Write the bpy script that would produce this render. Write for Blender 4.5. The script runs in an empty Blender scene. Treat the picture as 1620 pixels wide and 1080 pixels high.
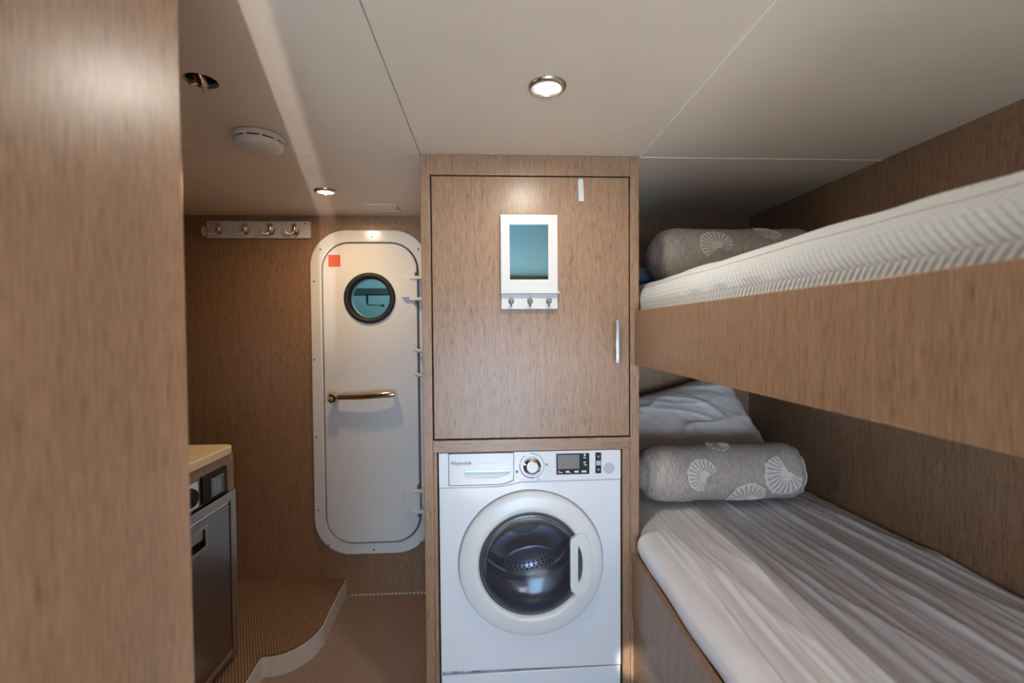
import bpy, bmesh, math, random
from mathutils import Vector, Matrix, noise, Euler
random.seed(4)
PI = math.pi
scene = bpy.context.scene
COL = scene.collection

# ------------------------------------------------------------------ camera
cam_data = bpy.data.cameras.new('camera')
cam = bpy.data.objects.new('camera', cam_data)
COL.objects.link(cam)
cam_data.sensor_width = 36.0
cam_data.lens = 16.0
cam_data.clip_start = 0.01
cam.location = (0, 0, 1.315)
cam.rotation_euler = (Matrix.Rotation(-0.0491, 3, 'Z') @ Matrix.Rotation(PI/2 - 0.0243, 3, 'X')
                      @ Matrix.Rotation(-0.0076, 3, 'Z')).to_euler()
cam_data.dof.use_dof = True
cam_data.dof.focus_distance = 1.55
cam_data.dof.aperture_fstop = 2.6
scene.camera = cam

# ------------------------------------------------------------------ world, exposure
world = bpy.data.worlds.new('world'); scene.world = world
world.use_nodes = True
world.node_tree.nodes['Background'].inputs[0].default_value = (0.62, 0.78, 1.0, 1)
world.node_tree.nodes['Background'].inputs[1].default_value = 1.0
scene.view_settings.view_transform = 'Standard'
scene.view_settings.look = 'None'
scene.view_settings.exposure = 0.12
scene.view_settings.gamma = 1.0
scene.view_settings.use_curve_mapping = False
try:
    scene.cycles.use_denoising = True
    scene.cycles.max_bounces = 10
    scene.cycles.diffuse_bounces = 5
    scene.cycles.transparent_max_bounces = 12
    scene.cycles.sample_clamp_indirect = 6.0
except Exception:
    pass

def area(name, loc, direction, sx, sy, power, color, spread=180, shape='RECTANGLE'):
    d = bpy.data.lights.new(name, 'AREA'); d.shape = shape; d.size = sx; d.size_y = sy
    d.energy = power; d.color = color; d.spread = math.radians(spread)
    o = bpy.data.objects.new(name, d); COL.objects.link(o)
    o.location = loc
    o.rotation_euler = Vector(direction).to_track_quat('-Z', 'Y').to_euler()
    return o
# daylight coming in through the open companionway behind the camera
area('daylight_companionway', (0.08, -1.86, 0.72), (0.0, 1, 0.0), 0.74, 1.20, 46, (0.49, 0.735, 1.0))
# fill lamp at an unseen window added to light the low berth
area('fill_berth_window', (0.86, -1.86, 0.90), (-0.03, 1, -0.02), 0.56, 0.42, 10, (0.92, 0.94, 1.0))
# fill lamp at an unseen hull-side window, put in to light the berth front
area('fill_galley_window', (-1.80, 0.86, 1.09), (1, 0.0, -0.12), 0.62, 0.32, 1.2, (0.80, 0.90, 1.0), 90)
def sun_beam(name, src, target, half_deg, power, color, slit=None):
    """sunlight glancing in through the companionway; slit = half width (tangent) of the gap it passes"""
    d = bpy.data.lights.new(name, 'SPOT'); d.energy = power; d.color = color
    d.spot_size = math.radians(2*half_deg); d.spot_blend = 0.8; d.shadow_soft_size = 0.012
    o = bpy.data.objects.new(name, d); COL.objects.link(o); o.location = src
    dr = (Vector(target)-Vector(src)).normalized()
    side = dr.cross(Vector((0, 0, 1))).normalized(); up = side.cross(dr)
    o.rotation_euler = Matrix((side, up, -dr)).transposed().to_euler()
    if slit:
        d.use_nodes = True; nt = d.node_tree
        em = nt.nodes['Emission']
        tc = nt.nodes.new('ShaderNodeTexCoord'); sp = nt.nodes.new('ShaderNodeSeparateXYZ')
        nt.links.new(tc.outputs['Normal'], sp.inputs[0])
        dv = nt.nodes.new('ShaderNodeMath'); dv.operation = 'DIVIDE'; nt.links.new(sp.outputs[0], dv.inputs[0]); nt.links.new(sp.outputs[2], dv.inputs[1])
        ab = nt.nodes.new('ShaderNodeMath'); ab.operation = 'ABSOLUTE'; nt.links.new(dv.outputs[0], ab.inputs[0])
        mr = nt.nodes.new('ShaderNodeMapRange'); mr.inputs['From Min'].default_value = slit*1.2; mr.inputs['From Max'].default_value = slit*0.75
        nt.links.new(ab.outputs[0], mr.inputs['Value']); nt.links.new(mr.outputs['Result'], em.inputs['Strength'])
    return o
sun_beam('sun_glint_headliner', (0.239, -1.6, 0.25), (-0.588, 1.5, 1.80), 14, 190, (1.0, 0.97, 0.94), 0.0100)
sun_beam('sun_on_bounce_mat', (0.25, -5.8, 4.6), (0.08, -1.0, 0.0), 3.6, 85000, (0.94, 0.97, 1.0))  # added spot; its bounce off the unseen mat brightens the ceiling
sun_beam('sun_patch_jamb', (-0.5, -5.8, 2.2), (0.474, 1.47, 0.200), 0.42, 3500, (1.0, 0.96, 0.9))

# ------------------------------------------------------------------ materials
MATS = {}
def new_mat(name):
    m = bpy.data.materials.new(name); m.use_nodes = True
    nt = m.node_tree; b = nt.nodes['Principled BSDF']
    MATS[name] = m
    return m, nt, b
def plain(name, col, rough=0.5, metal=0.0, coat=0.0, spec=0.5, bump=0.0, bscale=200, var=0.0, vscale=6):
    m, nt, b = new_mat(name)
    b.inputs['Base Color'].default_value = (*col, 1)
    b.inputs['Roughness'].default_value = rough
    b.inputs['Metallic'].default_value = metal
    b.inputs['Coat Weight'].default_value = coat
    b.inputs['Coat Roughness'].default_value = 0.08
    b.inputs['Specular IOR Level'].default_value = spec
    tc = nt.nodes.new('ShaderNodeTexCoord')
    if bump:
        n = nt.nodes.new('ShaderNodeTexNoise'); n.inputs['Scale'].default_value = bscale
        nt.links.new(tc.outputs['Object'], n.inputs['Vector'])
        bp = nt.nodes.new('ShaderNodeBump'); bp.inputs['Strength'].default_value = bump; bp.inputs['Distance'].default_value = 0.002
        nt.links.new(n.outputs['Fac'], bp.inputs['Height']); nt.links.new(bp.outputs['Normal'], b.inputs['Normal'])
    if var:
        n2 = nt.nodes.new('ShaderNodeTexNoise'); n2.inputs['Scale'].default_value = vscale; n2.inputs['Detail'].default_value = 4
        nt.links.new(tc.outputs['Object'], n2.inputs['Vector'])
        r = nt.nodes.new('ShaderNodeValToRGB')
        r.color_ramp.elements[0].position = 0.3; r.color_ramp.elements[1].position = 0.7
        r.color_ramp.elements[0].color = (*[c*(1-var) for c in col], 1); r.color_ramp.elements[1].color = (*[min(1, c*(1+var)) for c in col], 1)
        nt.links.new(n2.outputs['Fac'], r.inputs['Fac']); nt.links.new(r.outputs['Color'], b.inputs['Base Color'])
    return m
def wood(name, axis='Z', dark=(0.155, 0.085, 0.044), light=(0.335, 0.203, 0.119), rough=0.34):
    m, nt, b = new_mat(name)
    tc = nt.nodes.new('ShaderNodeTexCoord')
    def layer(sc, along, detail):
        mp = nt.nodes.new('ShaderNodeMapping')
        s = [sc, sc, sc]; s['XYZ'.index(axis)] = along
        mp.inputs['Scale'].default_value = s
        nt.links.new(tc.outputs['Object'], mp.inputs['Vector'])
        n = nt.nodes.new('ShaderNodeTexNoise'); n.inputs['Scale'].default_value = 1.0; n.inputs['Detail'].default_value = detail
        n.inputs['Roughness'].default_value = 0.6
        nt.links.new(mp.outputs['Vector'], n.inputs['Vector'])
        return n
    fine = layer(400, 30, 3); broad = layer(80, 5, 2)
    mx = nt.nodes.new('ShaderNodeMix'); mx.data_type = 'FLOAT'; mx.inputs[0].default_value = 0.25
    nt.links.new(fine.outputs['Fac'], mx.inputs[2]); nt.links.new(broad.outputs['Fac'], mx.inputs[3])
    r = nt.nodes.new('ShaderNodeValToRGB')
    e = r.color_ramp.elements
    e[0].position = 0.34; e[0].color = (*dark, 1)
    e[1].position = 0.62; e[1].color = (*light, 1)
    k = e.new(0.47); k.color = (*[(a*0.42+c*0.58) for a, c in zip(dark, light)], 1)
    nt.links.new(mx.outputs[0], r.inputs['Fac'])
    nt.links.new(r.outputs['Color'], b.inputs['Base Color'])
    bp = nt.nodes.new('ShaderNodeBump'); bp.inputs['Strength'].default_value = 0.12; bp.inputs['Distance'].default_value = 0.001
    nt.links.new(mx.outputs[0], bp.inputs['Height']); nt.links.new(bp.outputs['Normal'], b.inputs['Normal'])
    b.inputs['Roughness'].default_value = rough
    b.inputs['Specular IOR Level'].default_value = 0.38
    b.inputs['Coat Weight'].default_value = 0.12; b.inputs['Coat Roughness'].default_value = 0.30
    return m
W_V = wood('veneer_vertical'); W_H = wood('veneer_horizontal', 'X'); W_Y = wood('veneer_lengthwise', 'Y')
CEIL = plain('headliner_vinyl', (0.76, 0.645, 0.52), 0.55, bump=0.05, bscale=500, var=0.03, vscale=3)
CEIL_GAP = plain('headliner_backing', (0.10, 0.08, 0.065), 0.8, var=0.05)
SEAM_LIT = plain('seam_highlight_pale', (0.90, 0.86, 0.79), 0.4, var=0.03)  # pale colour stands for the highlight on the panel edges
GEL = plain('gelcoat_white', (0.74, 0.735, 0.71), 0.16, coat=0.4, var=0.015)
GASKET = plain('dark_gasket', (0.10, 0.10, 0.105), 0.6, var=0.05)
RUBBER = plain('black_rubber', (0.008, 0.007, 0.006), 0.6, bump=0.05)
CHROME = plain('chrome', (0.80, 0.79, 0.77), 0.12, 1.0, var=0.02)
BRASS = plain('polished_bronze_chrome', (0.66, 0.52, 0.36), 0.12, 1.0, var=0.03)
NICKEL = plain('satin_nickel', (0.62, 0.55, 0.45), 0.26, 1.0, var=0.03)
STEEL_D = plain('pewter_hook', (0.34, 0.33, 0.32), 0.3, 1.0, var=0.03)
STEEL = plain('stainless_brushed', (0.36, 0.35, 0.35), 0.3, 1.0, bump=0.03, bscale=90, var=0.05)
STEEL_F = plain('stainless_frame', (0.52, 0.51, 0.50), 0.36, 1.0, var=0.04)
WHITE_P = plain('white_paint', (0.62, 0.60, 0.57), 0.35, var=0.015)
PLASTIC = plain('offwhite_plastic', (0.68, 0.66, 0.62), 0.4, var=0.02)
ALARM = plain('alarm_plastic', (0.66, 0.62, 0.56), 0.45, var=0.02)
BLACK = plain('black_plastic', (0.010, 0.009, 0.009), 0.5, spec=0.25, var=0.1)
DARK = plain('dark_void', (0.006, 0.005, 0.004), 0.9, var=0.1)
ENAMEL = plain('washer_enamel', (0.76, 0.775, 0.80), 0.2, coat=0.3, var=0.01)
ENAMEL_R = plain('washer_door_plastic', (0.73, 0.73, 0.715), 0.26, var=0.01)
GREYL = plain('grey_line', (0.30, 0.31, 0.33), 0.5, var=0.03)
GREYT = plain('grey_print', (0.20, 0.21, 0.27), 0.5, var=0.03)
GREYP = plain('pale_grey_print', (0.58, 0.59, 0.62), 0.5, var=0.03)
BLUEP = plain('dark_blue_print', (0.04, 0.05, 0.26), 0.4, var=0.03)
TEALP = plain('teal_print', (0.05, 0.37, 0.37), 0.4, var=0.03)
WHITEPR = plain('white_print', (0.75, 0.75, 0.75), 0.5, var=0.02)
LCD = plain('lcd_grey', (0.12, 0.112, 0.108), 0.3, var=0.03)
SCREEN = plain('small_screen', (0.20, 0.26, 0.33), 0.15, var=0.03)
STICKER = plain('silver_sticker', (0.46, 0.46, 0.49), 0.4, var=0.03)
RED = plain('red_label', (0.62, 0.085, 0.03), 0.45, var=0.03)
REDL = plain('red_label_print', (0.80, 0.30, 0.17), 0.45, var=0.03)
COUNTER = plain('cream_counter', (0.72, 0.60, 0.40), 0.3, var=0.02)
RISER = plain('white_riser', (0.72, 0.69, 0.64), 0.4, bump=0.1, bscale=30, var=0.03)
SHELL = plain('shell_embroidery', (0.82, 0.76, 0.68), 0.8, bump=0.3, bscale=700, var=0.06, vscale=60)
PIPING = plain('piping_cotton', (0.62, 0.57, 0.51), 0.8, bump=0.2, bscale=600, var=0.03)
MAT_C = plain('cream_wool', (0.64, 0.62, 0.59), 0.9, bump=0.4, bscale=300, var=0.05)
TEALW = plain('teal_paint', (0.24, 0.40, 0.41), 0.5, var=0.06)
DKBEAM = plain('dark_painted_steel', (0.03, 0.045, 0.05), 0.5, var=0.1)
RUST = plain('brown_lint', (0.20, 0.12, 0.06), 0.9, var=0.3, vscale=300)
BLUEC = plain('blue_cotton', (0.30, 0.46, 0.78), 0.8, bump=0.2, bscale=300, var=0.04)
DRUM = plain('drum_steel', (0.60, 0.63, 0.68), 0.32, 0.75, var=0.05)

def mirror_mat():
    m, nt, b = new_mat('teal_tinted_mirror')
    b.inputs['Base Color'].default_value = (0.15, 0.29, 0.34, 1)
    b.inputs['Metallic'].default_value = 1.0
    n = nt.nodes.new('ShaderNodeTexNoise'); n.inputs['Scale'].default_value = 3
    mr = nt.nodes.new('ShaderNodeMapRange'); mr.inputs['To Min'].default_value = 0.03; mr.inputs['To Max'].default_value = 0.06
    nt.links.new(n.outputs['Fac'], mr.inputs['Value']); nt.links.new(mr.outputs['Result'], b.inputs['Roughness'])
    return m
MIRROR = mirror_mat()

def glass(name, tint, refl=0.0, rough=0.02):
    m, nt, b = new_mat(name)
    nt.nodes.remove(b)
    out = nt.nodes['Material Output']
    tr = nt.nodes.new('ShaderNodeBsdfTransparent'); tr.inputs[0].default_value = (*tint, 1)
    gl = nt.nodes.new('ShaderNodeBsdfGlossy'); gl.inputs['Roughness'].default_value = rough
    fr = nt.nodes.new('ShaderNodeFresnel'); fr.inputs['IOR'].default_value = 1.5
    ad = nt.nodes.new('ShaderNodeMath'); ad.operation = 'ADD'; ad.inputs[1].default_value = refl; ad.use_clamp = True
    nt.links.new(fr.outputs[0], ad.inputs[0])
    mx = nt.nodes.new('ShaderNodeMixShader')
    nt.links.new(ad.outputs[0], mx.inputs[0]); nt.links.new(tr.outputs[0], mx.inputs[1]); nt.links.new(gl.outputs[0], mx.inputs[2])
    nt.links.new(mx.outputs[0], out.inputs['Surface'])
    return m
GLASS_W = glass('washer_door_glass', (0.78, 0.81, 0.86), 0.03, 0.14)
GLASS_P = glass('porthole_glass', (0.80, 0.93, 0.94), 0.0)

def emit(name, col, strength):
    m, nt, b = new_mat(name)
    b.inputs['Base Color'].default_value = (0.9, 0.9, 0.88, 1)
    b.inputs['Emission Color'].default_value = (*col, 1)
    b.inputs['Emission Strength'].default_value = strength
    return m
LENS = emit('lit_lens', (1.0, 0.93, 0.82), 6.0)

def carpet(name, dark, light, ang):
    m, nt, b = new_mat(name)
    tc = nt.nodes.new('ShaderNodeTexCoord')
    mp = nt.nodes.new('ShaderNodeMapping'); mp.inputs['Rotation'].default_value = (0, 0, ang)
    nt.links.new(tc.outputs['Object'], mp.inputs['Vector'])
    w = nt.nodes.new('ShaderNodeTexWave'); w.inputs['Scale'].default_value = 31; w.inputs['Distortion'].default_value = 1.2
    w.inputs['Detail'].default_value = 1; w.inputs['Detail Scale'].default_value = 8
    nt.links.new(mp.outputs['Vector'], w.inputs['Vector'])
    n = nt.nodes.new('ShaderNodeTexNoise'); n.inputs['Scale'].default_value = 260; n.inputs['Detail'].default_value = 3
    nt.links.new(tc.outputs['Object'], n.inputs['Vector'])
    mx = nt.nodes.new('ShaderNodeMix'); mx.data_type = 'FLOAT'; mx.inputs[0].default_value = 0.55
    nt.links.new(w.outputs['Fac'], mx.inputs[2]); nt.links.new(n.outputs['Fac'], mx.inputs[3])
    r = nt.nodes.new('ShaderNodeValToRGB')
    r.color_ramp.elements[0].position = 0.25; r.color_ramp.elements[0].color = (*dark, 1)
    r.color_ramp.elements[1].position = 0.75; r.color_ramp.elements[1].color = (*light, 1)
    nt.links.new(mx.outputs[0], r.inputs['Fac']); nt.links.new(r.outputs['Color'], b.inputs['Base Color'])
    bp = nt.nodes.new('ShaderNodeBump'); bp.inputs['Strength'].default_value = 0.8; bp.inputs['Distance'].default_value = 0.006
    nt.links.new(mx.outputs[0], bp.inputs['Height']); nt.links.new(bp.outputs['Normal'], b.inputs['Normal'])
    b.inputs['Roughness'].default_value = 0.9; b.inputs['Specular IOR Level'].default_value = 0.2
    return m
CARPET = carpet('berber_carpet', (0.19, 0.13, 0.105), (0.50, 0.37, 0.30), 0.35)
CARPET2 = carpet('berber_carpet_platform', (0.15, 0.085, 0.05), (0.35, 0.215, 0.135), -0.5)

def fabric(name, col, col2, scale=(500, 60, 60), rough=0.85, bump=0.25, sheen=0.0):
    m, nt, b = new_mat(name)
    tc = nt.nodes.new('ShaderNodeTexCoord')
    mp = nt.nodes.new('ShaderNodeMapping'); mp.inputs['Scale'].default_value = scale
    nt.links.new(tc.outputs['Object'], mp.inputs['Vector'])
    n = nt.nodes.new('ShaderNodeTexNoise'); n.inputs['Scale'].default_value = 1; n.inputs['Detail'].default_value = 4
    nt.links.new(mp.outputs['Vector'], n.inputs['Vector'])
    r = nt.nodes.new('ShaderNodeValToRGB')
    r.color_ramp.elements[0].position = 0.32; r.color_ramp.elements[0].color = (*col, 1)
    r.color_ramp.elements[1].position = 0.66; r.color_ramp.elements[1].color = (*col2, 1)
    nt.links.new(n.outputs['Fac'], r.inputs['Fac']); nt.links.new(r.outputs['Color'], b.inputs['Base Color'])
    bp = nt.nodes.new('ShaderNodeBump'); bp.inputs['Strength'].default_value = bump; bp.inputs['Distance'].default_value = 0.001
    nt.links.new(n.outputs['Fac'], bp.inputs['Height']); nt.links.new(bp.outputs['Normal'], b.inputs['Normal'])
    b.inputs['Roughness'].default_value = rough; b.inputs['Sheen Weight'].default_value = sheen
    return m
LINEN = fabric('heathered_linen', (0.34, 0.29, 0.25), (0.62, 0.54, 0.475), (420, 45, 45))
SHEET = fabric('silver_sateen_sheet', (0.78, 0.78, 0.81), (0.84, 0.84, 0.87), (60, 8, 60), 0.42, 0.03, 0.1)
PILLOWM = fabric('sateen_pillowcase', (0.74, 0.67, 0.62), (0.80, 0.73, 0.68), (40, 40, 40), 0.5, 0.03, 0.1)

def quilt():
    m, nt, b = new_mat('quilted_white_cover')
    tc = nt.nodes.new('ShaderNodeTexCoord')
    sep = nt.nodes.new('ShaderNodeSeparateXYZ'); nt.links.new(tc.outputs['UV'], sep.inputs[0])
    def math_(op, a=None, c=None):
        n = nt.nodes.new('ShaderNodeMath'); n.operation = op
        for i, v in enumerate((a, c)):
            if v is None: continue
            if isinstance(v, (int, float)): n.inputs[i].default_value = v
            else: nt.links.new(v, n.inputs[i])
        return n.outputs[0]
    zig = math_('PINGPONG', math_('MULTIPLY', sep.outputs[0], 1.0), 0.045)       # zig-zag across the width
    run = math_('ADD', sep.outputs[1], math_('MULTIPLY', zig, 0.9))
    wv = math_('SINE', math_('MULTIPLY', run, 2*PI/0.013))
    rows = math_('SINE', math_('MULTIPLY', sep.outputs[0], 2*PI/0.012))
    h = math_('ADD', math_('MULTIPLY', wv, 0.7), math_('MULTIPLY', rows, 0.22))
    bp = nt.nodes.new('ShaderNodeBump'); bp.inputs['Strength'].default_value = 0.42; bp.inputs['Distance'].default_value = 0.003
    nt.links.new(h, bp.inputs['Height']); nt.links.new(bp.outputs['Normal'], b.inputs['Normal'])
    b.inputs['Base Color'].default_value = (0.60, 0.62, 0.605, 1)
    b.inputs['Roughness'].default_value = 0.8
    return m
QUILT = quilt()

# ------------------------------------------------------------------ object helpers
BASE = {}
def tag(o, label=None, cat=None, group=None, kind=None):
    if label: o['label'] = label
    if cat: o['category'] = cat
    if group: o['group'] = group
    if kind: o['kind'] = kind
    return o
def thing(name, loc, label, cat, group=None):
    o = bpy.data.objects.new(name, None); COL.objects.link(o)
    o.empty_display_size = 0.05; o.location = loc; BASE[o] = Vector(loc)
    return tag(o, label, cat, group)
def obj(name, geo, mat, parent=None, smooth=None, bevel=0.0, seg=2, origin=None, uv=None):
    """geo = (verts, faces) in world coordinates, or a bmesh"""
    base = BASE[parent] if parent is not None else Vector(origin or (0, 0, 0))
    if isinstance(geo, tuple):
        bm = bmesh.new()
        vs = [bm.verts.new(v) for v in geo[0]]
        for f in geo[1]:
            try: bm.faces.new([vs[i] for i in f])
            except ValueError: pass
    else: bm = geo
    bmesh.ops.recalc_face_normals(bm, faces=bm.faces[:])
    for v in bm.verts: v.co -= base
    me = bpy.data.meshes.new(name)
    bm.to_mesh(me); bm.free()
    me.materials.append(mat)
    o = bpy.data.objects.new(name, me); COL.objects.link(o)
    if parent is not None: o.parent = parent
    else: o.location = base
    BASE[o] = base
    if smooth is not None:
        me.polygons.foreach_set('use_smooth', [True]*len(me.polygons))
        if smooth < 180: me.set_sharp_from_angle(angle=math.radians(smooth))
    if bevel:
        md = o.modifiers.new('bevel', 'BEVEL'); md.width = bevel; md.segments = seg; md.limit_method = 'ANGLE'; md.angle_limit = math.radians(40)
        if smooth is None:
            me.polygons.foreach_set('use_smooth', [True]*len(me.polygons)); me.set_sharp_from_angle(angle=math.radians(45))
    return o
def join(*geos):
    V, F = [], []
    for v, f in geos:
        k = len(V); V += list(v); F += [[i+k for i in q] for q in f]
    return V, F
def box(x0, x1, y0, y1, z0, z1):
    v = [(x, y, z) for z in (z0, z1) for y in (y0, y1) for x in (x0, x1)]
    return v, [(0, 2, 3, 1), (4, 5, 7, 6), (0, 1, 5, 4), (2, 6, 7, 3), (0, 4, 6, 2), (1, 3, 7, 5)]
def xf(geo, loc=(0, 0, 0), rot=(0, 0, 0)):
    M = Matrix.Translation(loc) @ Euler(rot).to_matrix().to_4x4()
    return [tuple(M @ Vector(v)) for v in geo[0]], geo[1]
def rr(cx, cz, w, h, r, n=10):
    pts = []
    for (sx, sz, a0) in ((1, 1, 0), (-1, 1, PI/2), (-1, -1, PI), (1, -1, 1.5*PI)):
        for k in range(n+1):
            a = a0 + PI/2*k/n
            pts.append((cx + sx*(w/2-r) + r*math.cos(a), cz + sz*(h/2-r) + r*math.sin(a)))
    return pts
def circ(cx, cz, r, n=40, a0=0, a1=2*PI):
    full = abs(a1-a0-2*PI) < 1e-6
    return [(cx+r*math.cos(a0+(a1-a0)*k/(n if full else n-1)), cz+r*math.sin(a0+(a1-a0)*k/(n if full else n-1))) for k in range(n)]
def plate(outer, holes, a0, a1, plane='xz'):
    """flat plate with holes; outline in a plane, thickness from a0 to a1 along the third axis"""
    bm = bmesh.new(); edges = []
    def p3(p, a): return (p[0], a, p[1]) if plane == 'xz' else ((p[0], p[1], a) if plane == 'xy' else (a, p[0], p[1]))
    for loop in [outer]+list(holes):
        vs = [bm.verts.new(p3(p, a0)) for p in loop]
        for i in range(len(vs)): edges.append(bm.edges.new((vs[i], vs[(i+1) % len(vs)])))
    bmesh.ops.triangle_fill(bm, use_beauty=True, use_dissolve=False, edges=edges)
    ret = bmesh.ops.extrude_face_region(bm, geom=bm.faces[:])
    d = Vector(p3((0, 0), a1)) - Vector(p3((0, 0), a0))
    bmesh.ops.translate(bm, verts=[g for g in ret['geom'] if isinstance(g, bmesh.types.BMVert)], vec=d)
    return bm
def prism(outline, a0, a1, plane='xz'):
    def p3(p, a): return (p[0], a, p[1]) if plane == 'xz' else ((p[0], p[1], a) if plane == 'xy' else (a, p[0], p[1]))
    n = len(outline)
    V = [p3(p, a0) for p in outline] + [p3(p, a1) for p in outline]
    F = [list(range(n))[::-1], list(range(n, 2*n))] + [(i, (i+1) % n, n+(i+1) % n, n+i) for i in range(n)]
    return V, F
def lathe(profile, c, axis='z', n=40, closed=False):
    """profile of (radius, height along axis)"""
    V, F = [], []
    for (r, h) in profile:
        for k in range(n):
            a = 2*PI*k/n
            p, q = r*math.cos(a), r*math.sin(a)
            if axis == 'z': V.append((c[0]+p, c[1]+q, c[2]+h))
            elif axis == 'y': V.append((c[0]+p, c[1]+h, c[2]+q))
            else: V.append((c[0]+h, c[1]+p, c[2]+q))
    m = len(profile)
    for i in range(m if closed else m-1):
        for k in range(n):
            j = (i+1) % m
            F.append((i*n+k, i*n+(k+1) % n, j*n+(k+1) % n, j*n+k))
    if not closed:
        for i in (0, m-1):
            if profile[i][0] > 1e-6: F.append([i*n+k for k in range(n)])
    return V, F
def ring_open(profile, c, axis='z', n=48):
    v, f = lathe(profile, c, axis, n)
    return v, [q for q in f if len(q) == 4]
def tube(path, r, n=10, caps=True, closed=False):
    P = [Vector(p) for p in path]; V, F = [], []
    up = None; m = len(P)
    for i, p in enumerate(P):
        if closed: t = (P[(i+1) % m]-P[i-1]).normalized()
        else: t = (P[min(i+1, m-1)]-P[max(i-1, 0)]).normalized()
        if up is None: up = Vector((0, 0, 1)) if abs(t.z) < 0.9 else Vector((1, 0, 0))
        s = t.cross(up).normalized(); up = s.cross(t).normalized()
        rad = r[i] if isinstance(r, (list, tuple)) else r
        for k in range(n):
            a = 2*PI*k/n
            V.append(tuple(p + s*rad*math.cos(a) + up*rad*math.sin(a)))
    for i in range(m if closed else m-1):
        j = (i+1) % m
        for k in range(n): F.append((i*n+k, i*n+(k+1) % n, j*n+(k+1) % n, j*n+k))
    if caps and not closed: F += [list(range(n)), list(range((m-1)*n, m*n))]
    return V, F
def sphere(c, rx, ry, rz, nu=20, nv=12):
    V, F = [], []
    for j in range(nv+1):
        b = -PI/2+PI*j/nv
        for k in range(nu):
            a = 2*PI*k/nu
            V.append((c[0]+rx*math.cos(b)*math.cos(a), c[1]+ry*math.cos(b)*math.sin(a), c[2]+rz*math.sin(b)))
    for j in range(nv):
        for k in range(nu): F.append((j*nu+k, j*nu+(k+1) % nu, (j+1)*nu+(k+1) % nu, (j+1)*nu+k))
    return V, F
def grid(fn, nu, nv):
    V = [fn(i/nu, j/nv) for j in range(nv+1) for i in range(nu+1)]
    F = [(j*(nu+1)+i, j*(nu+1)+i+1, (j+1)*(nu+1)+i+1, (j+1)*(nu+1)+i) for j in range(nv) for i in range(nu)]
    return V, F
def text_geo(s, size, origin, yplane, extr=0.0004):
    cu = bpy.data.curves.new('t', 'FONT'); cu.body = s; cu.size = size; cu.extrude = extr; cu.resolution_u = 3; cu.offset = 0.00025
    t = bpy.data.objects.new('t', cu); COL.objects.link(t)
    dg = bpy.context.evaluated_depsgraph_get(); me = bpy.data.meshes.new_from_object(t.evaluated_get(dg))
    V = [(origin[0]+v.co.x, yplane-v.co.z, origin[1]+v.co.y) for v in me.vertices]; F = [list(p.vertices) for p in me.polygons]
    bpy.data.objects.remove(t); bpy.data.curves.remove(cu); bpy.data.meshes.remove(me)
    return V, F
def struct(name, geo, mat, bevel=0.0, **k):
    return tag(obj(name, geo, mat, None, bevel=bevel, **k), kind='structure')

# ------------------------------------------------------------------ dimensions (metres, floor z = 0)
YC, YB, XW, ZC = 1.483, 2.277, 1.334, 1.882      # cabinet face, bulkhead, hull side, ceiling
XL, XR, XB = -0.217, 0.494, 0.478                # cabinet sides, berth front
XH, YR = -1.75, -1.80                            # far galley side, rear wall
XP, YP = -0.35, 0.546                            # near partition face and its end

# ------------------------------------------------------------------ setting
struct('floor', box(XH, XW, YR-0.1, YB, -0.03, 0.0), CARPET)
pth_hole = circ(-0.581, 1.477, 0.112, 32)
struct('wall_front', plate([(XH, -0.03), (XW, -0.03), (XW, ZC+0.03), (XH, ZC+0.03)], [pth_hole], YB, YB+0.03), W_V)
struct('wall_right', box(XW, XW+0.03, YR-0.03, YB+0.03, 0, ZC+0.03), W_V)
struct('wall_left', plate([(YR-0.03, 0), (YB+0.03, 0), (YB+0.03, ZC+0.03), (YR-0.03, ZC+0.03)], [[(0.53, 0.92), (1.19, 0.92), (1.19, 1.26), (0.53, 1.26)]], XH-0.03, XH, 'yz'), W_V)
struct('added_window_1', plate([(0.49, 0.90), (1.23, 0.90), (1.23, 1.30), (0.49, 1.30)], [[(0.535, 0.925), (1.185, 0.925), (1.185, 1.255), (0.535, 1.255)]], XH+0.0005, XH+0.02, 'yz'), GEL, bevel=0.004)  # frame of the unseen galley window, put in for fill light
struct('wall_partition', box(XP-0.035, XP, YR, YP, 0, ZC), W_V, bevel=0.004)
struct('wall_rear', plate([(XH, 0), (XW, 0), (XW, ZC+0.03), (XH, ZC+0.03)],
       [[(-0.30, 0.1), (0.46, 0.1), (0.46, 1.62), (-0.30, 1.62)], [(0.57, 0.68), (1.15, 0.68), (1.15, 1.12), (0.57, 1.12)]], YR-0.03, YR), W_V)  # second opening is unseen, added for the berth fill lamp
ceiling = struct('ceiling', plate([(XH-.03, YR-.03), (XW+.03, YR-.03), (XW+.03, YB+.03), (XH-.03, YB+.03)], [circ(-0.644, 1.073, 0.034, 28)], ZC+0.012, ZC+0.03, 'xy'), CEIL_GAP)
G = 0.0012
def panel(x0, x1, y0, y1, holes=()):
    obj('panel', plate([(x0+G, y0+G), (x1-G, y0+G), (x1-G, y1-G), (x0+G, y1-G)], holes, ZC, ZC+0.012, 'xy'), CEIL, ceiling)
panel(XH, -1.08, YR, YB)
panel(-1.08, XL, YR, YC, [circ(-0.644, 1.073, 0.034, 28)]); panel(-1.08, XL, YC, YB)
panel(XL, XR+0.003, YR, YB)
panel(XR+0.003, XW, YR, YC+0.01); panel(XR+0.003, XW, YC+0.01, YB)
obj('seam_highlight', box(XR+0.0005, XR+0.0055, YR, YC+0.012, ZC-0.0030, ZC+0.002), SEAM_LIT, ceiling)  # pale strips paint the bright edge highlight along the seams
obj('seam_highlight', box(XR+0.003, XW, YC+0.008, YC+0.0115, ZC-0.0012, ZC+0.002), SEAM_LIT, ceiling)

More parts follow.
